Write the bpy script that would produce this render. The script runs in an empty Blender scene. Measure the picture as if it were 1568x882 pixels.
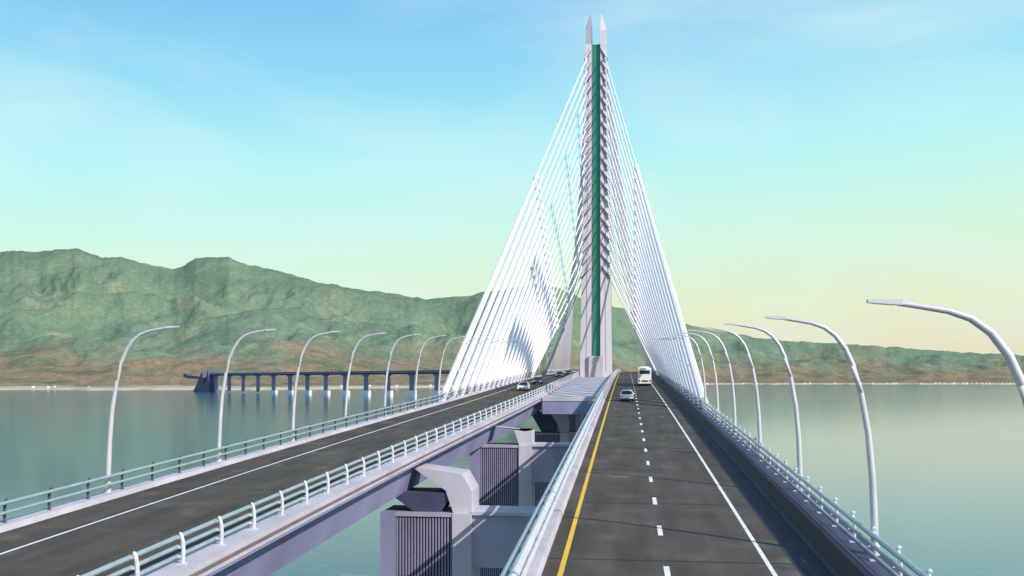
import bpy, math, random
from mathutils import Vector, noise
random.seed(4)
TH=math.radians(7.125); S,C=math.sin(TH),math.cos(TH)
CAMZ=35.0
scene=bpy.context.scene
def sm(t):
    t=max(0.,min(1.,t)); return t*t*(3-2*t)
def zd(v):
    vv=min(v,521.)
    z=-8.1+.0443*vv
    if vv>40: z-=4.6e-5*(vv-40)**2
    return CAMZ+z
def sh(v): return 3.0*sm((v-10)/140.)
def cw(xc,d,z=0): return (xc*C-d*S, xc*S+d*C, z)

# ---------------------------------------------------------------- materials
def newmat(name):
    m=bpy.data.materials.new(name); m.use_nodes=True
    nt=m.node_tree; b=nt.nodes['Principled BSDF']; return m,nt,b
def N(nt,t,**kw):
    n=nt.nodes.new(t)
    for k,v in kw.items(): setattr(n,k,v)
    return n
def ramp(nt,pts):
    r=N(nt,'ShaderNodeValToRGB'); e=r.color_ramp.elements
    while len(e)>1: e.remove(e[0])
    e[0].position=pts[0][0]; e[0].color=(*pts[0][1],1)
    for p,c in pts[1:]:
        x=e.new(p); x.color=(*c,1)
    return r
def noisy(name,col,var=.15,scale=.5,rough=.7,metal=0.,fine=8.,bump=0.,streak=False):
    m,nt,b=newmat(name); L=nt.links.new
    g=N(nt,'ShaderNodeNewGeometry'); mp=N(nt,'ShaderNodeMapping')
    L(g.outputs['Position'],mp.inputs[0])
    if streak: mp.inputs['Scale'].default_value=(1,1,.15)
    n1=N(nt,'ShaderNodeTexNoise'); n1.inputs['Scale'].default_value=scale; n1.inputs['Detail'].default_value=6
    n2=N(nt,'ShaderNodeTexNoise'); n2.inputs['Scale'].default_value=fine; n2.inputs['Detail'].default_value=4
    L(mp.outputs[0],n1.inputs['Vector']); L(g.outputs['Position'],n2.inputs['Vector'])
    a=N(nt,'ShaderNodeMath',operation='MULTIPLY_ADD'); a.inputs[1].default_value=.35
    L(n2.outputs[0],a.inputs[0]); L(n1.outputs[0],a.inputs[2])
    lo=tuple(c*(1-var) for c in col); hi=tuple(min(1,c*(1+var)) for c in col)
    r=ramp(nt,[(.45,lo),(.9,hi)]); L(a.outputs[0],r.inputs[0]); L(r.outputs[0],b.inputs['Base Color'])
    b.inputs['Roughness'].default_value=rough; b.inputs['Metallic'].default_value=metal
    return m
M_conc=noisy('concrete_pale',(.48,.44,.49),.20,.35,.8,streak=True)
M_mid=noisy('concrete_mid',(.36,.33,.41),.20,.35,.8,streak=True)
M_lav=noisy('concrete_shade_lavender',(.25,.24,.38),.18,.3,.8,streak=True)  # concrete with the lavender of shade mixed into its base colour
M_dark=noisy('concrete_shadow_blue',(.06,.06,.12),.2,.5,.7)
M_navy=noisy('barrier_shade_navy',(.018,.018,.035),.2,.5,.75)  # barrier's shaded face and road-edge shadow strips, shade set in the colour
M_rib=noisy('rib_panel',(.26,.24,.35),.15,.5,.8)
M_rail=noisy('galvanised_rail',(.36,.43,.46),.12,1.5,.42,.3)
M_railp=noisy('painted_post',(.60,.59,.63),.10,1.5,.5,.1)
M_white=noisy('white_sheath',(.86,.79,.82),.05,.3,.5)
M_lamp=noisy('lamp_paint',(.60,.57,.60),.08,1.,.4,.15)
M_green=noisy('green_glass',(.008,.24,.13),.15,.2,.25)
M_red=noisy('edge_duct',(.20,.13,.14),.2,1.,.6)
M_yel=noisy('yellow_paint',(.74,.44,.03),.12,2.,.7)
M_wp=noisy('white_paint',(.78,.74,.68),.15,2.,.7)
M_joint=noisy('joint_rubber',(.012,.012,.012),.2,2.,.8)
M_carw=noisy('car_paint_white',(.82,.81,.80),.03,1.,.25)
M_card=noisy('car_paint_dark',(.05,.055,.07),.05,1.,.25)
M_glass=noisy('car_glass',(.02,.025,.03),.05,1.,.1)
M_tyre=noisy('tyre',(.02,.02,.02),.1,3.,.9)
M_lr=noisy('tail_light',(.4,.02,.02),.05,3.,.3)
M_lw=noisy('head_light',(.8,.8,.75),.05,3.,.2)
M_slate=noisy('slate_steel',(.06,.065,.12),.2,.05,.6)
M_via=noisy('viaduct_concrete',(.17,.19,.33),.15,.02,.8)
M_cap=noisy('pile_cap_white',(.75,.75,.78),.1,.05,.8)
M_roof=noisy('roof_tile',(.32,.17,.12),.2,.02,.8)
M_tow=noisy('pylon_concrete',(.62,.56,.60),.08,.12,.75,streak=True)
M_tows=noisy('pylon_concrete_shade',(.14,.12,.22),.10,.2,.75,streak=True)  # pylon concrete with shade put into its colour

def asphalt():
    m,nt,b=newmat('asphalt'); L=nt.links.new
    g=N(nt,'ShaderNodeNewGeometry')
    n1=N(nt,'ShaderNodeTexNoise'); n1.inputs['Scale'].default_value=.45; n1.inputs['Detail'].default_value=5
    mp=N(nt,'ShaderNodeMapping'); mp.inputs['Scale'].default_value=(1,.12,1)
    n3=N(nt,'ShaderNodeTexNoise'); n3.inputs['Scale'].default_value=1.1; n3.inputs['Detail'].default_value=3
    n2=N(nt,'ShaderNodeTexNoise'); n2.inputs['Scale'].default_value=25; n2.inputs['Detail'].default_value=3
    L(g.outputs['Position'],n1.inputs[0]); L(g.outputs['Position'],mp.inputs[0]); L(mp.outputs[0],n3.inputs[0]); L(g.outputs['Position'],n2.inputs[0])
    r=ramp(nt,[(.35,(.076,.064,.055)),(.58,(.090,.077,.066)),(.76,(.142,.124,.108))]); L(n1.outputs[0],r.inputs[0])
    r3=ramp(nt,[(.3,(.78,.78,.78)),(.7,(1.18,1.18,1.18))]); L(n3.outputs[0],r3.inputs[0])
    r2=ramp(nt,[(.3,(.8,.8,.8)),(.7,(1.2,1.2,1.2))]); L(n2.outputs[0],r2.inputs[0])
    m1=N(nt,'ShaderNodeMix',data_type='RGBA',blend_type='MULTIPLY'); m1.inputs[0].default_value=1
    L(r.outputs[0],m1.inputs[6]); L(r3.outputs[0],m1.inputs[7])
    m2=N(nt,'ShaderNodeMix',data_type='RGBA',blend_type='MULTIPLY'); m2.inputs[0].default_value=1
    L(m1.outputs[2],m2.inputs[6]); L(r2.outputs[0],m2.inputs[7]); L(m2.outputs[2],b.inputs['Base Color'])
    b.inputs['Roughness'].default_value=.9
    b.inputs['Specular IOR Level'].default_value=.12
    return m
M_asph=asphalt()
def water():
    m,nt,b=newmat('lake_water'); L=nt.links.new
    g=N(nt,'ShaderNodeNewGeometry')
    n1=N(nt,'ShaderNodeTexNoise'); n1.inputs['Scale'].default_value=.0012; n1.inputs['Detail'].default_value=4
    L(g.outputs['Position'],n1.inputs[0])
    r=ramp(nt,[(.3,(.050,.125,.165)),(.7,(.085,.17,.22))]); L(n1.outputs[0],r.inputs[0]); L(r.outputs[0],b.inputs['Base Color'])
    b.inputs['Roughness'].default_value=.10; b.inputs['Specular IOR Level'].default_value=.35
    n2=N(nt,'ShaderNodeTexNoise'); n2.inputs['Scale'].default_value=.25; n2.inputs['Detail'].default_value=6
    L(g.outputs['Position'],n2.inputs[0])
    bp=N(nt,'ShaderNodeBump'); bp.inputs['Strength'].default_value=.25; bp.inputs['Distance'].default_value=.16
    L(n2.outputs[0],bp.inputs['Height']); L(bp.outputs[0],b.inputs['Normal'])
    return m
M_water=water()
def land():
    m,nt,b=newmat('hill_land'); L=nt.links.new
    g=N(nt,'ShaderNodeNewGeometry'); sx=N(nt,'ShaderNodeSeparateXYZ'); L(g.outputs['Position'],sx.inputs[0])
    def nz(s,d=8,rg=.6,dist=0):
        n=N(nt,'ShaderNodeTexNoise'); n.inputs['Scale'].default_value=s; n.inputs['Detail'].default_value=d; n.inputs['Roughness'].default_value=rg; n.inputs['Distortion'].default_value=dist
        L(g.outputs['Position'],n.inputs[0]); return n
    na=nz(.0014,6,.6); nb=nz(.0032,10,.66,.6); nc=nz(.03,6,.7); nd=nz(.0015,9,.66,.8)
    def haze_tint(c,f=.15,t=(.24,.28,.25)): return tuple(a*(1-f)+q*f for a,q in zip(c,t))  # blends pale aerial haze into the hill colours
    r1=ramp(nt,[(p,haze_tint(c,.10)) for p,c in [(.34,(.095,.12,.065)),(.42,(.14,.14,.08)),(.48,(.22,.165,.10)),(.55,(.275,.18,.115)),(.60,(.21,.16,.10)),(.66,(.14,.15,.085)),(.74,(.10,.13,.07))]]); L(nb.outputs[0],r1.inputs[0])
    r2=ramp(nt,[(p,haze_tint(c)) for p,c in [(.34,(.095,.155,.105)),(.45,(.115,.18,.12)),(.54,(.14,.205,.13)),(.60,(.18,.225,.14)),(.66,(.26,.26,.16)),(.72,(.17,.22,.13))]]); L(nd.outputs[0],r2.inputs[0])
    h=N(nt,'ShaderNodeMath',operation='MULTIPLY_ADD'); h.inputs[1].default_value=1/1100.; 
    L(sx.outputs[2],h.inputs[0]); L(na.outputs[0],h.inputs[2])
    hr=ramp(nt,[(.60,(0,0,0)),(.82,(1,1,1))]); L(h.outputs[0],hr.inputs[0])
    mx=N(nt,'ShaderNodeMix',data_type='RGBA'); L(hr.outputs[0],mx.inputs[0]); L(r1.outputs[0],mx.inputs[6]); L(r2.outputs[0],mx.inputs[7])
    r3=ramp(nt,[(.35,(.76,.80,.78)),(.65,(1.18,1.15,1.12))]); L(nc.outputs[0],r3.inputs[0])
    m2=N(nt,'ShaderNodeMix',data_type='RGBA',blend_type='MULTIPLY'); m2.inputs[0].default_value=1; L(mx.outputs[2],m2.inputs[6]); L(r3.outputs[0],m2.inputs[7])
    bz=N(nt,'ShaderNodeMapRange'); bz.inputs['From Min'].default_value=5; bz.inputs['From Max'].default_value=13; L(sx.outputs[2],bz.inputs[0])
    m3=N(nt,'ShaderNodeMix',data_type='RGBA'); L(bz.outputs[0],m3.inputs[0]); m3.inputs[6].default_value=(.50,.42,.33,1); L(m2.outputs[2],m3.inputs[7])
    L(m3.outputs[2],b.inputs['Base Color']); b.inputs['Roughness'].default_value=.95; b.inputs['Specular IOR Level'].default_value=.03
    bp=N(nt,'ShaderNodeBump'); bp.inputs['Strength'].default_value=.3; bp.inputs['Distance'].default_value=14
    L(nb.outputs[0],bp.inputs['Height']); L(bp.outputs[0],b.inputs['Normal'])
    return m
M_land=land()

# ---------------------------------------------------------------- mesh builder
class MB:
    def __init__(s): s.v=[];s.f=[];s.m=[];s.mats=[]
    def mi(s,m):
        if m not in s.mats: s.mats.append(m)
        return s.mats.index(m)
    def add(s,vs,fs,m):
        o=len(s.v); s.v+=[tuple(p) for p in vs]; k=s.mi(m)
        for f in fs: s.f.append([i+o for i in f]); s.m.append(k)
    def hexa(s,b,t,m):
        s.add(list(b)+list(t),[(3,2,1,0),(4,5,6,7),(0,1,5,4),(1,2,6,5),(2,3,7,6),(3,0,4,7)],m)
    def box(s,x0,x1,y0,y1,z0,z1,m):
        s.hexa([(x0,y0,z0),(x1,y0,z0),(x1,y1,z0),(x0,y1,z0)],[(x0,y0,z1),(x1,y0,z1),(x1,y1,z1),(x0,y1,z1)],m)
    def tube(s,pts,rs,n,m,caps=True):
        pts=[Vector(p) for p in pts]
        if not isinstance(rs,(list,tuple)): rs=[rs]*len(pts)
        vs=[];fs=[]
        for i,p in enumerate(pts):
            d=(pts[min(i+1,len(pts)-1)]-pts[max(i-1,0)]).normalized()
            a=Vector((0,0,1)) if abs(d.z)<.95 else Vector((0,1,0))
            e1=d.cross(a).normalized(); e2=e1.cross(d)
            for j in range(n):
                q=2*math.pi*j/n; vs.append(p+e1*math.cos(q)*rs[i]+e2*math.sin(q)*rs[i])
        for i in range(len(pts)-1):
            for j in range(n):
                k=(j+1)%n; fs.append((i*n+j,i*n+k,(i+1)*n+k,(i+1)*n+j))
        if caps: fs.append(tuple(range(n))[::-1]); fs.append(tuple((len(pts)-1)*n+j for j in range(n)))
        s.add(vs,fs,m)
    def sweep(s,prof,vs_,m,left=False,closed=True,caps=True):
        V=[];F=[];n=len(prof)
        for v in vs_:
            o=sh(v) if left else 0
            for (u,z) in prof: V.append((u+o,v,zd(v)+z))
        for i in range(len(vs_)-1):
            for j in range(n if closed else n-1):
                k=(j+1)%n; F.append((i*n+j,i*n+k,(i+1)*n+k,(i+1)*n+j))
        if caps and closed: F.append(tuple(range(n))[::-1]); F.append(tuple((len(vs_)-1)*n+j for j in range(n)))
        s.add(V,F,m)
    def obj(s,name,parent=None,smooth=False,recalc=True):
        me=bpy.data.meshes.new(name); me.from_pydata(s.v,[],s.f)
        for m in s.mats: me.materials.append(m)
        me.polygons.foreach_set('material_index',s.m)
        if recalc:
            import bmesh
            bm=bmesh.new(); bm.from_mesh(me); bmesh.ops.recalc_face_normals(bm,faces=bm.faces); bm.to_mesh(me); bm.free()
        if smooth:
            me.polygons.foreach_set('use_smooth',[True]*len(me.polygons)); me.set_sharp_from_angle(angle=math.radians(40))
        me.update()
        ob=bpy.data.objects.new(name,me); scene.collection.objects.link(ob)
        if parent: ob.parent=parent
        return ob
def empty(name):
    e=bpy.data.objects.new(name,None); scene.collection.objects.link(e); return e
def frange(a,b,st):
    r=[];x=a
    while x<b-1e-6: r.append(x); x+=st
    r.append(b); return r

# ---------------------------------------------------------------- bridge
bridge=empty('cable_stayed_bridge')
VS=frange(-20,540,4)+[800,1500]
def girder(u0,u1,name,left):
    b=MB()
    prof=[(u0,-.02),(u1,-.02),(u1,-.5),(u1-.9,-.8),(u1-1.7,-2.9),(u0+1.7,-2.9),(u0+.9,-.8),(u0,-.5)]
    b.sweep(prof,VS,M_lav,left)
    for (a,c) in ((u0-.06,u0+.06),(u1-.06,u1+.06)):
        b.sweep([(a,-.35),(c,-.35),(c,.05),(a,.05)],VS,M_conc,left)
    return b.obj(name,bridge)
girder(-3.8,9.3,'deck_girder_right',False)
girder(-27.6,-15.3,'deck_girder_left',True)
b=MB(); mv=frange(134,460,4)
V=[];F=[]
for v in mv:
    z=zd(v)
    for (u,dz) in ((-15.32+sh(v),-.10),(-3.82,-.10),(-3.82,-2.1),(-15.32+sh(v),-2.1)): V.append((u,v,z+dz))
for i in range(len(mv)-1):
    for j in range(4):
        k=(j+1)%4; F.append((i*4+j,i*4+k,i*4+4+k,i*4+4+j))
F.append((3,2,1,0)); F.append(tuple(len(V)-4+j for j in range(4)))
b.add(V,F,M_conc)
b.box(-12.2,-3.9,133.4,133.9,zd(134)-.5,zd(134)+.15,M_conc)
b.box(-12.2,-3.9,133.5,133.98,zd(134)-2.4,zd(134)-.5,M_lav)
for v in frange(140,246,8): b.box(-12.1,-3.95,v-.06,v+.06,zd(v)-.12,zd(v)-.075,M_lav)
b.obj('median_slab',bridge)

# piers
def pier(v,drop,small=False):
    b=MB(); o=sh(v); z=zd(v)-drop
    for (a,c) in ((-18.6+o,-12.0+o),(-5.6,1.0)):
        t=2.0
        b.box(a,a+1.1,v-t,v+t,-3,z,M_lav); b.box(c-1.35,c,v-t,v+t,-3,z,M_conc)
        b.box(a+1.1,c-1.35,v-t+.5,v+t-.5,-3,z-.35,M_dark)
        n=19; w=(c-1.35-a-1.1)/n
        for i in range(n):
            x=a+1.1+w*(i+.28); b.box(x,x+w*.5,v-t+.15,v-t+.5,-3,z-.25,M_rib)
        b.box(a+1.1,c-1.35,v-t+.05,v+t-.05,z-.25,z-.002,M_mid)
        h=zd(v)-2.9
        if h-z>.3:
            m1=a+1.6; m2=c-1.6
            b.hexa([(m1+.7,v-1.3,z),(m2-.7,v-1.3,z),(m2-.7,v+1.3,z),(m1+.7,v+1.3,z)],
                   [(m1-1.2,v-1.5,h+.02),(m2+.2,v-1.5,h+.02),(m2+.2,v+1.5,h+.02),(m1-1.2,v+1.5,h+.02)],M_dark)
    a=-12.0+o
    zt=zd(v)-.82
    b.hexa([(a-1.35,v-1.6,z),(a-.002,v-1.6,z),(a-.002,v+1.6,z),(a-1.35,v+1.6,z)],
           [(a-1.9,v-1.6,z+1.6),(a-.02,v-1.6,z+1.6),(a-.02,v+1.6,z+1.6),(a-1.9,v+1.6,z+1.6)],M_conc)
    b.hexa([(a-1.9,v-1.6,z+1.6),(a-.02,v-1.6,z+1.6),(a-.02,v+1.6,z+1.6),(a-1.9,v+1.6,z+1.6)],
           [(a-4.4,v-1.6,zt-.2),(a-.7,v-1.6,zt-.7),(a-.7,v+1.6,zt-.7),(a-4.4,v+1.6,zt-.2)],M_conc)
    b.box(-12.0+o,-5.6,v-1.4,v+1.4,z-3.9,z-.12,M_mid)
    b.box(-12.0+o+.002,-5.602,v-1.7,v+1.7,z-.12,z+.12,M_conc)
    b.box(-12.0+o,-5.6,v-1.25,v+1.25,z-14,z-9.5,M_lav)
    if small:
        for i in range(4):
            x=-11+o+i*1.7; b.box(x,x+.8,v-.5,v+.5,z+.12,zd(v)-2.05,M_conc)
    b.box(-20.6+o,3,v-5,v+5,-2,1.6,M_conc)
    b.obj('pier_at_%d'%v,bridge)
for v,d,s_ in ((24,4.3,0),(66,4.3,0),(98,3.0,0),(146,6.2,1),(190,6.2,1),(225,6.2,1),(300,6.2,1),(350,6.2,1),(400,6,0),(450,6,0),(500,6,0)): pier(v,d,s_)

# pylon
UC=-8.2; VT=253.
def hw(z): return 4.35-z/100*1.65
b=MB()
def slab(u0b,u1b,u0t,u1t,v0,v1,z0,z1,m):
    b.hexa([(u0b,v0,z0),(u1b,v0,z0),(u1b,v1,z0),(u0b,v1,z0)],[(u0t,v0,z1),(u1t,v0,z1),(u1t,v1,z1),(u0t,v1,z1)],m)
zs=[-37,-8,-1,20,40,60,80,91.5]
for i in range(len(zs)-1):
    a,c=zs[i],zs[i+1]; ha=hw(max(a,-1)) ; hc=hw(max(c,-1))
    if a<-1: ha=hc=hw(-1)
    for sg in (-1,1):
        slab(*sorted((UC+sg*ha,UC+sg*1.2)),*sorted((UC+sg*hc,UC+sg*1.2)),VT-3.6,VT+3.6,a+CAMZ,c+CAMZ,M_tow)
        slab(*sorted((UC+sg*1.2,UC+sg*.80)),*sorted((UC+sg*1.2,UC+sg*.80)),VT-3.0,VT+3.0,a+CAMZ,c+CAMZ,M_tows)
    slab(UC-.80,UC+.80,UC-.80,UC+.80,VT-2.8,VT+2.2,a+CAMZ,c+CAMZ,M_green if a>=-1 else M_tow)
for sg in (-1,1):
    b.tube([(UC+sg*2.7,VT-3.62,CAMZ+2),(UC+sg*1.9,VT-3.62,CAMZ+90)],.05,4,M_tows)
for sg in (-1,1):
    h=hw(91.5); z0=91.5+CAMZ
    o,i_=UC+sg*h,UC+sg*1.2
    bt=[(o,VT-3.6,z0),(i_,VT-3.6,z0),(i_,VT+3.6,z0),(o,VT+3.6,z0)]
    z1=z0+3.6
    m1=[(o-sg*.08,VT-3.4,z1),(i_+sg*.03,VT-3.4,z1),(i_+sg*.03,VT+3.4,z1),(o-sg*.08,VT+3.4,z1)]
    tp=[(o-sg*.15,VT-3.0,z0+4.6),(i_+sg*.12,VT-3.0,z0+8.4),(i_+sg*.12,VT+3.0,z0+8.4),(o-sg*.15,VT+3.0,z0+4.6)]
    if sg>0:
        bt,m1,tp=[[q[1],q[0],q[3],q[2]] for q in (bt,m1,tp)]
    b.hexa(bt,m1,M_tow if sg>0 else M_mid); b.hexa(m1,tp,M_tow if sg>0 else M_mid)  # left fin gets a darker concrete as its painted shaded side
for sg in (-1,1):
    slab(*sorted((UC+sg*4.6,UC+sg*3.4)),*sorted((UC+sg*3.5,UC+sg*2.4)),VT+7.5,VT+10,CAMZ-37,CAMZ+42,M_tows)  # rear legs coloured as if in shade
    slab(*sorted((UC+sg*4.85,UC+sg*4.55)),*sorted((UC+sg*3.75,UC+sg*3.45)),VT+8,VT+9.5,CAMZ-37,CAMZ+41,M_green)
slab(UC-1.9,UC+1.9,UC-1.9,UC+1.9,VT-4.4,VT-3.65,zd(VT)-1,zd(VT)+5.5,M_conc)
b.box(UC-8,UC+8,VT-8,VT+12,-3,3,M_conc)
NC=19
cab=MB()
for sd in (-1,1):
    for end in (-1,1):
        for i in range(NC):
            z=29+(88-29)*i/(NC-1); h=hw(z)
            T=Vector((UC+sd*(h-.5),VT+end*3.0,CAMZ+z))
            sp=(7.0 if sd>0 else 6.25)
            v=VT+end*(20+i*sp)
            u=9.15 if sd>0 else -27.45+sh(v)
            D=Vector((u,v,zd(v)-.1))
            d=(D-T); mid=T+d*.52
            cab.tube([T,mid],.17,6,M_white)
            cab.tube([mid,D],[.36,.50],8,M_white)
            cab.tube([mid-d.normalized()*.6,mid+d.normalized()*.7],[.55,.55],8,M_white)
            cab.tube([D-d.normalized()*2.2,D+d.normalized()*.3],.6,8,M_conc)
            s0=Vector((UC+sd*1.35,VT+end*3.55,CAMZ+z+2.3)); s1=Vector((UC+sd*(h+.12),VT+end*3.9,CAMZ+z-.7))
            b.tube([s0,s1],[.2,.34],6,M_tow)
            b.tube([s0-Vector((0,-.1*end,.75)),s1-Vector((0,0,.8))],[.12,.24],6,M_tows)  # dark rod painting the shadow under each anchor bracket
b.obj('pylon',bridge)
cab.obj('stay_cables',bridge,smooth=True)

# ---------------------------------------------------------------- roads
b=MB(); b.sweep([(-2.9,-.015),(7.0,-.015),(7.0,0),(-2.9,0)],VS,M_asph,False)
b.sweep([(-26.7,-.015),(-16.5,-.015),(-16.5,0),(-26.7,0)],VS,M_asph,True)
b.obj('road')
b=MB()
def strip(u,w,v0,v1,m,left=False,dz=.006,st=4):
    b.sweep([(u-w/2,dz),(u+w/2,dz)],frange(v0,v1,st),m,left,closed=False)
strip(-2.26,.19,-10,540,M_yel); strip(5.05,.16,-10,540,M_wp)
strip(-24.0,.15,-10,540,M_wp,True)
v=32-7.15*5
while v<520: strip(1.41,.2,v-1.0,v+1.0,M_wp,st=2); v+=7.15
b.obj('road_markings',recalc=False)
b=MB()
v=33.8-11.7*3
while v<400:
    b.sweep([(-2.88,.004),(6.0,.004)],[v-.06,v+.06],M_joint,closed=False)
    v+=11.7
v=36-11.7*3
while v<400:
    b.sweep([(-26.68,.004),(-16.52,.004)],[v-.04,v+.04],M_joint,True,closed=False); v+=23.4
b.sweep([(5.95,.008),(6.35,.008)],VS[:-2],M_navy,closed=False)  # gutter strips darkened to stand for the railing's shadow bands
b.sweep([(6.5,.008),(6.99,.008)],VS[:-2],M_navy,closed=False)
b.obj('joints_shadow_strips',bridge,recalc=False)

# ---------------------------------------------------------------- railings
RV=frange(-12,540,3)
def circ(u,z,r,n=8): return [(u+r*math.cos(2*math.pi*i/n),z+r*math.sin(2*math.pi*i/n)) for i in range(n)]
def railing(kind):
    b=MB()
    if kind=='A':
        L=True; b.sweep([(-16.5,-.01),(-15.22,-.01),(-15.22,.2),(-16.42,.2)],RV,M_conc,L)
        b.sweep([(-15.21,-.12),(-15.15,-.12),(-15.15,-.02),(-15.21,-.02)],RV,M_red,L)
        for u,z,r in ((-16.05,1.14,.085),(-16.05,.80,.075),(-16.05,.46,.075)): b.sweep(circ(u,z,r),RV,M_rail,L)
        ub,side=-15.86,1
    elif kind=='B':
        L=True; b.sweep([(-27.7,-.01),(-26.7,-.01),(-26.78,.25),(-27.7,.25)],RV,M_conc,L)
        for u,z,r in ((-26.95,1.16,.08),(-26.95,.74,.07)): b.sweep(circ(u,z,r),RV,M_rail,L)
        ub,side=-27.12,-1
    elif kind=='C':
        L=False; b.sweep([(-3.9,-.01),(-2.9,-.01),(-2.98,.3),(-3.9,.3)],RV,M_conc,L)
        for u,z,r,m in ((-3.3,1.14,.14,M_railp),(-3.22,.72,.10,M_railp),(-3.68,.98,.10,M_rail)): b.sweep(circ(u,z,r),RV,m,L)
        ub,side=-3.5,-1
    else:
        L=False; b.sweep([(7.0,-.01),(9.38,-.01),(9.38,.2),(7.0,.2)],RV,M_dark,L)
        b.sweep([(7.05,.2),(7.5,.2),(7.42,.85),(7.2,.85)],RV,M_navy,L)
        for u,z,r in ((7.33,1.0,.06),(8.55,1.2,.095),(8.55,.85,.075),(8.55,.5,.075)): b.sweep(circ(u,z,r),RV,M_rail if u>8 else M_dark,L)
        ub,side=8.72,1
    v=-11.2
    while v<538:
        o=sh(v) if L else 0; z=zd(v); u=ub+o
        f=side
        m=M_dark if kind=='B' else M_railp
        r=.075 if kind=='A' else .065
        top=-.12 if kind=='C' else 0
        b.tube([(u+f*.02,v,z+.18),(u+f*.06,v,z+.55),(u+f*.05,v,z+.95+top),(u-f*.03,v,z+1.24+top),(u-f*.06,v,z+1.33+top)],[r*1.1,r,r,r*1.05,r*.5],8,m)
        b.box(u-.16,u+.16,v-.13,v+.13,z+.19,z+.24,M_railp)
        for zz in ((1.14,.8,.46) if kind=='A' else (1.16,.74) if kind!='C' else (1.0,.72)):
            b.box(min(u,u-f*.2),max(u,u-f*.2),v-.045,v+.045,z+zz-.05,z+zz+.05,m)
        if kind=='D':
            b.tube([(u,v,z+1.28),(u,v,z+1.35),(u,v,z+1.40)],[.08,.10,.04],6,M_railp)
        v+=3.0
    return b
for k in 'ABCD':
    railing(k).obj('bridge_railing',smooth=True)

# ---------------------------------------------------------------- street lamps
def lampmesh():
    b=MB()
    P=[(0,0),(.03,1.5),(.1,3.0),(.24,4.6),(.5,6.1),(.78,7.1),(1.05,7.72),(1.4,8.2),(1.8,8.5),(2.25,8.66),(2.8,8.76),(3.3,8.84)]
    R=[.14,.135,.125,.115,.105,.10,.095,.09,.08,.07,.065,.055]
    b.tube([(-p[0],0,p[1]) for p in P],R,10,M_lamp)
    b.tube([(0,0,-.3),(0,0,.55)],.17,10,M_lamp)
    b.tube([(0,0,-.02),(0,0,.06)],.3,10,M_railp)
    b.hexa([(-3.9,-.08,8.85),(-3.2,-.1,8.79),(-3.2,.1,8.79),(-3.9,.08,8.85)],[(-3.9,-.07,8.92),(-3.2,-.09,8.91),(-3.2,.09,8.91),(-3.9,.07,8.92)],M_lamp)
    b.hexa([(-3.8,-.06,8.83),(-3.35,-.07,8.79),(-3.35,.07,8.79),(-3.8,.06,8.83)],[(-3.8,-.06,8.86),(-3.35,-.07,8.83),(-3.35,.07,8.83),(-3.8,.06,8.86)],M_lw)
    return b
first=lampmesh().obj('street_lamp',smooth=True)
lm=first.data; used=False
def putlamp(u,v,rot):
    global used
    if not used: o=first; used=True
    else:
        o=bpy.data.objects.new('street_lamp',lm); scene.collection.objects.link(o)
    o.location=(u,v,zd(v)); o.rotation_euler=(0,0,rot)
for i in range(0,18): 
    v=20.3+14.4*i; putlamp(9.0,v,0)
for i in range(0,20):
    v=44.8+12.4*i; putlamp(-27.35+sh(v),v,math.pi)

# ---------------------------------------------------------------- vehicles (local: front = -y)
def wheel(b,x,y,r,w):
    vs=[];n=14
    for s_ in (-1,1):
        for i in range(n):
            a=2*math.pi*i/n; vs.append((x+s_*w/2,y+r*math.cos(a),r+r*math.sin(a)))
    fs=[(i,(i+1)%n,n+(i+1)%n,n+i) for i in range(n)]+[tuple(range(n)),tuple(range(n,2*n))]
    b.add(vs,fs,M_tyre)
def prism(b,prof,w0,w1,m,zs0,zs1):
    def wf(z): return w0+(w1-w0)*(z-zs0)/(zs1-zs0)
    n=len(prof); vs=[(-wf(z),y,z) for y,z in prof]+[(wf(z),y,z) for y,z in prof]
    fs=[tuple(range(n)),tuple(range(2*n-1,n-1,-1))]+[(i,(i+1)%n,n+(i+1)%n,n+i) for i in range(n)]
    b.add(vs,fs,m)
def car(name,paint,u,v,rot,left):
    b=MB()
    body=[(-2.2,.3),(-2.25,.62),(-1.95,.78),(-.95,.93),(.1,.95),(1.5,.97),(2.1,.93),(2.25,.6),(2.2,.3)]
    prism(b,body,.9,.84,paint,.3,.97)
    cabin=[(-1.05,.93),(-.3,1.40),(1.05,1.40),(1.75,.96)]
    prism(b,cabin,.82,.62,M_glass,.93,1.4)
    b.hexa([(-.63,-.32,1.385),(.63,-.32,1.385),(.63,1.07,1.385),(-.63,1.07,1.385)],[(-.56,-.22,1.46),(.56,-.22,1.46),(.56,.98,1.46),(-.56,.98,1.46)],paint)
    for sx in (-1,1):
        for (ya,za,yb,zb_) in ((-1.05,.95,-.3,1.4),(.38,.95,.38,1.4),(1.7,.97,1.05,1.4)):
            b.tube([(sx*.825,ya,za),(sx*.63,yb,zb_)],.04,5,paint)
        wheel(b,sx*.8,-1.4,.33,.22); wheel(b,sx*.8,1.4,.33,.22)
        b.box(min(sx*.55,sx*.85),max(sx*.55,sx*.85),-2.27,-2.1,.58,.72,M_lw)
        b.box(min(sx*.52,sx*.85),max(sx*.52,sx*.85),2.12,2.27,.66,.82,M_lr)
        b.box(min(sx*.86,sx*1.02),max(sx*.86,sx*1.02),-.85,-.7,.92,1.05,paint)
    b.box(-.5,.5,-2.275,-2.2,.38,.55,M_glass); b.box(-.26,.26,2.24,2.27,.5,.62,M_wp)
    b.box(-.85,.85,2.2,2.24,.3,.4,M_glass)
    o=b.obj(name); u2=u+(sh(v) if left else 0); o.location=(u2,v,zd(v)+.01)
    g=math.atan((zd(v+1)-zd(v-1))/2); o.rotation_euler=(g if abs(rot)<.1 else -g,0,rot)
    md=o.modifiers.new('bev','BEVEL'); md.width=.03; md.segments=2
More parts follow.
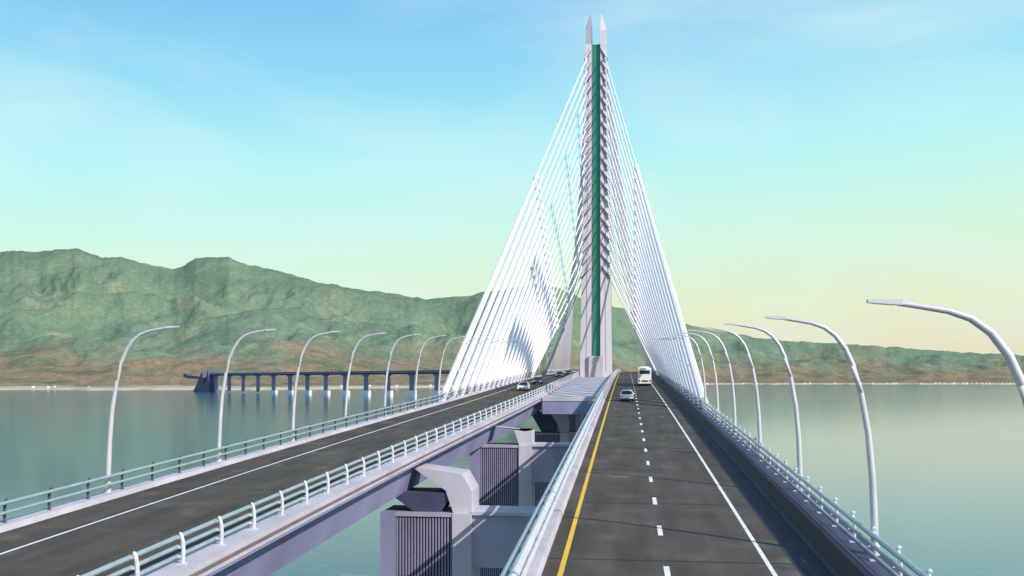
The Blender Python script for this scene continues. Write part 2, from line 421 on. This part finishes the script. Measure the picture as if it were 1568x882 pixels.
def bus(name,u,v,rot):
    b=MB(); Lh=5.9
    prof=[(-Lh,.35),(-Lh-.05,1.2),(-Lh+.12,3.2),(-Lh+.4,3.45),(Lh-.3,3.45),(Lh,3.25),(Lh,.35)]
    prism(b,prof,1.26,1.2,M_carw,.35,3.45)
    for sx in (-1,1):
        x=sx*1.25
        for k in range(7):
            y=-5.2+k*1.5; b.box(min(x-.03*sx,x+.01*sx),max(x-.03*sx,x+.01*sx),y,y+1.38,1.5,2.75,M_glass)
        wheel(b,sx*1.12,-3.7,.5,.3); wheel(b,sx*1.12,3.2,.5,.3)
        b.box(min(sx*.85,sx*1.18),max(sx*.85,sx*1.18),Lh-.02,Lh+.03,.8,1.15,M_lr)
    b.box(-.95,.95,Lh-.05,Lh+.025,2.3,3.0,M_glass); b.box(-1.0,1.0,-Lh-.04,-Lh+.05,1.3,2.9,M_glass)
    b.box(-.6,.6,Lh-.05,Lh+.03,.8,1.1,M_glass); b.box(-1.2,1.2,Lh-.02,Lh+.06,.35,.5,M_card)
    b.box(-.8,.8,-2,2,3.45,3.62,M_carw)
    o=b.obj(name); o.location=(u,v,zd(v)+.01); o.rotation_euler=(-math.atan((zd(v+1)-zd(v-1))/2),0,rot)
    md=o.modifiers.new('bev','BEVEL'); md.width=.05; md.segments=2
car('car',M_carw,.1,127,math.pi,False)
bus('bus',3.5,182,math.pi)
car('car',M_carw,-20.6,157,0,True)
car('car',M_card,-21.0,187,0,True)
car('car',M_card,-20.6,243,0,True)
car('car',M_card,-20.2,275,0,True)

# ---------------------------------------------------------------- water
b=MB(); R=60000
b.add([(-R,-3000,0),(R,-3000,0),(R,R,0),(-R,R,0)],[(0,1,2,3)],M_water); b.obj('water',recalc=False)

# ---------------------------------------------------------------- hills
ridge=[(-1400,430),(-800,400),(-400,372),(-150,392),(0,388),(20,384),(60,386),(115,380),(155,396),(185,394),(225,404),(262,412),(280,408),(300,395),(350,395),(380,407),(415,412),(480,432),(555,445),(600,450),(650,458),(700,455),(750,447),(800,438),(840,437),(900,460),(960,475),(1050,498),(1120,512),(1200,523),(1260,525),(1360,532),(1450,538),(1568,545),(1900,552),(2400,548),(3200,556)]
def interp(t,x):
    if x<=t[0][0]: return t[0][1]
    for (a,ya),(c,yc) in zip(t,t[1:]):
        if x<=c: return ya+(yc-ya)*(x-a)/(c-a)
    return t[-1][1]
shore=[(-1400,3000),(0,3250),(420,3300),(650,4200),(900,6000),(1100,7200),(1568,7600),(2400,6500),(3200,6000)]
b=MB(); V=[];F=[]
cols=[-1400+ i*12 for i in range(0,110)]
cols=[c for c in cols if c<-120]+[ -120+i*2.2 for i in range(int((1700+120)/2.2))]+[1700+i*25 for i in range(60)]
ROWS=200
for ci,x in enumerate(cols):
    k=(x-784)/1400.; ds=interp(shore,x); dr=max(9200.,ds+3600)
    q=noise.noise(Vector((x*.011,3.3,0)))+.5*noise.noise(Vector((x*.04,7.3,0)))
    ds*=1+.05*q
    zr=(582-interp(ridge,x))/1400.*dr
    zr+=12*noise.fractal(Vector((x*.05,1.7,0)),1.0,2.0,5)*sm(zr/500)
    for r in range(ROWS+1):
        t=(r/ROWS)*1.12
        D=ds+(dr-ds)*t; X=k*D
        p=Vector((X/1250.+5,D/1500.,0))
        wq=noise.noise_vector(p*1.3)*.35
        rg=noise.ridged_multi_fractal(p+wq,1.05,2.1,6,1.0,2.0)
        rgn=min(1.1,rg/1.7)
        fb=noise.fractal(p*2.2,1.0,2.0,6)
        f2=noise.fractal(p*8,1.0,2.0,4)
        if t<=1:
            base=.50*t**2.3+.50*sm((t-.32)/.68)
            edge=sm((1-t)/.16)
            h=(zr+35)*base*(1-.46*(1-rgn)*edge) - (zr+35)*.07*edge*base
        else: h=(zr+35)*(1-((t-1)/.12)**2*.7); edge=0
        h+= (14+.045*(zr))*(fb*.9+.25)*sm(t*9)*(edge*.9+.1) + 7*f2*min(1,t*12)*(1+t)
        z=h+4
        if r==0: z=-6
        else: z=max(z,3)
        V.append(cw(X,D,z))
n=ROWS+1
for c in range(len(cols)-1):
    for r in range(ROWS):
        F.append((c*n+r,(c+1)*n+r,(c+1)*n+r+1,c*n+r+1))
b.add(V,F,M_land); hills=b.obj('hills',recalc=False)
hills.data.polygons.foreach_set('use_smooth',[True]*len(hills.data.polygons))

# distant houses on the far shore
b=MB()
for cx,cnt in ((1350,26),(1500,30),(1180,14),(600,8),(80,4)):
    for i in range(cnt):
        x=cx+random.gauss(0,45); k=(x-784)/1400.; 
        q=noise.noise(Vector((x*.011,3.3,0)))+.5*noise.noise(Vector((x*.04,7.3,0)))
        D=interp(shore,x)*(1+.05*q)+60+random.random()*250
        X,Y,_=cw(k*D,D); w=random.uniform(5,9)*(D/7000); h=random.uniform(3,6); z0=4
        b.box(X-w,X+w,Y-w*.7,Y+w*.7,z0-8,z0+h+4,M_cap)
        b.add([(X-w-1,Y-w*.7-1,z0+h+4.01),(X+w+1,Y-w*.7-1,z0+h+4.01),(X+w+1,Y+w*.7+1,z0+h+4.01),(X-w-1,Y+w*.7+1,z0+h+4.01),(X-w*.6,Y,z0+h+7),(X+w*.6,Y,z0+h+7)],[(0,1,5,4),(2,3,4,5),(1,2,5),(3,0,4)],M_roof)
b.obj('distant_houses')

# ---------------------------------------------------------------- distant viaduct
b=MB()
A=Vector((-20,1743)); B=Vector((-885,2700)); d=(B-A); Ln=d.length; dn=d/Ln; nn=Vector((-dn.y,dn.x))
def P(s,off,z):
    q=A+dn*s+nn*off; return cw(q.x,q.y,z)
def vbox(s0,s1,o0,o1,z0,z1,m):
    b.hexa([P(s0,o0,z0),P(s1,o0,z0),P(s1,o1,z0),P(s0,o1,z0)],[P(s0,o0,z1),P(s1,o0,z1),P(s1,o1,z1),P(s0,o1,z1)],m)
vbox(0,Ln,-9,9,51,54,M_via); vbox(0,Ln,-5,5,47.5,51,M_slate)
vbox(0,Ln,-9.4,-9,54,55.4,M_slate); vbox(0,Ln,9,9.4,54,55.4,M_slate)
ns=15
for i in range(ns):
    s=25+i*(Ln-50)/(ns-1)
    vbox(s-4,s+4,-3.5,3.5,3,44,M_via)
    b.hexa([P(s-4,-3.5,44),P(s+4,-3.5,44),P(s+4,3.5,44),P(s-4,3.5,44)],[P(s-6,-8,47.6),P(s+6,-8,47.6),P(s+6,8,47.6),P(s-6,8,47.6)],M_via)
    if i<11: vbox(s-6.5,s+6.5,-9,9,-2,14-i*.6,M_cap)
    for j in range(4):
        ss=s+j*15
        if ss<Ln: b.tube([P(ss,9.2,54),P(ss,9.2,61)],.4,4,M_slate)
b.obj('distant_viaduct')
b=MB()
def Q(s,off,z): return P(Ln+s,off,z)
def tri(s0,s1,sp,zt,o0,o1,m):
    b.add([Q(s0,o0,0),Q(s1,o0,0),Q(sp,o0,zt),Q(s0,o1,0),Q(s1,o1,0),Q(sp,o1,zt)],[(0,1,2),(3,5,4),(0,3,4,1),(1,4,5,2),(2,5,3,0)],m)
tri(-15,32,0,66,-14,14,M_slate); tri(20,110,45,60,-12,12,M_slate); 
b.hexa([Q(30,-6,34),Q(190,-6,44),Q(190,6,44),Q(30,6,34)],[Q(30,-6,44),Q(190,-6,50),Q(190,6,50),Q(30,6,44)],M_slate)
b.hexa([Q(165,-8,40),Q(195,-8,46),Q(195,8,46),Q(165,8,40)],[Q(165,-8,52),Q(190,-8,55),Q(190,8,55),Q(165,8,52)],M_slate)
b.obj('bridge_abutment')

# ---------------------------------------------------------------- light and sky
sd=Vector((1,-.7,.8)).normalized()
sun=bpy.data.lights.new('sun','SUN'); sun.energy=4.8; sun.angle=math.radians(.5); sun.color=(1,.93,.85)
so=bpy.data.objects.new('sun',sun); so.rotation_euler=sd.to_track_quat('Z','Y').to_euler(); scene.collection.objects.link(so)
w=bpy.data.worlds.new('World'); scene.world=w; w.use_nodes=True; nt=w.node_tree; L=nt.links.new
bg=nt.nodes['Background']; out=nt.nodes['World Output']
sky=N(nt,'ShaderNodeTexSky',sky_type='NISHITA'); sky.sun_disc=False
sky.sun_elevation=math.asin(sd.z); sky.sun_rotation=math.atan2(sd.x,sd.y)
L(sky.outputs[0],bg.inputs[0]); bg.inputs[1].default_value=.09
tc=N(nt,'ShaderNodeTexCoord'); sx=N(nt,'ShaderNodeSeparateXYZ'); L(tc.outputs['Generated'],sx.inputs[0])
mp=N(nt,'ShaderNodeMapping'); mp.inputs['Scale'].default_value=(1.2,1.2,4.0); mp.inputs['Rotation'].default_value=(0,.25,0); L(tc.outputs['Generated'],mp.inputs[0])
cn=N(nt,'ShaderNodeTexNoise'); cn.inputs['Scale'].default_value=2.2; cn.inputs['Detail'].default_value=7; cn.inputs['Roughness'].default_value=.5; cn.inputs['Distortion'].default_value=.5
L(mp.outputs[0],cn.inputs[0])
off=N(nt,'ShaderNodeMath',operation='MULTIPLY_ADD'); off.inputs[1].default_value=-.045; L(sx.outputs[0],off.inputs[0]); L(sx.outputs[2],off.inputs[2])
r=ramp(nt,[(0,(.84,.78,.60)),(.07,(.84,.91,.63)),(.15,(.68,1,.80)),(.24,(.50,.97,1)),(.31,(.34,.80,1)),(.38,(.24,.63,.95)),(.6,(.14,.42,.78)),(1,(.08,.25,.6))])
L(off.outputs[0],r.inputs[0])
cr=ramp(nt,[(.44,(0,0,0)),(.70,(1,1,1))]); L(cn.outputs[0],cr.inputs[0])
cm=N(nt,'ShaderNodeMath',operation='MULTIPLY'); cm.inputs[1].default_value=.5; L(cr.outputs[0],cm.inputs[0])
mx=N(nt,'ShaderNodeMix',data_type='RGBA'); L(cm.outputs[0],mx.inputs[0]); L(r.outputs[0],mx.inputs[6]); mx.inputs[7].default_value=(.78,1,1,1)
bg2=N(nt,'ShaderNodeBackground'); L(mx.outputs[2],bg2.inputs[0]); bg2.inputs[1].default_value=1
ms=N(nt,'ShaderNodeMixShader'); ms.inputs[0].default_value=.9; L(bg.outputs[0],ms.inputs[1]); L(bg2.outputs[0],ms.inputs[2]); L(ms.outputs[0],out.inputs[0])

# ---------------------------------------------------------------- camera
cd=bpy.data.cameras.new('camera'); co=bpy.data.objects.new('camera',cd); scene.collection.objects.link(co); scene.camera=co
co.location=(0,0,CAMZ); co.rotation_euler=(math.radians(90),0,TH)
cd.sensor_width=36; cd.lens=36*1400/1568.; cd.shift_y=141/1568.; cd.clip_end=120000; cd.clip_start=.1
scene.view_settings.view_transform='Standard'; scene.view_settings.look='None'; scene.view_settings.exposure=0
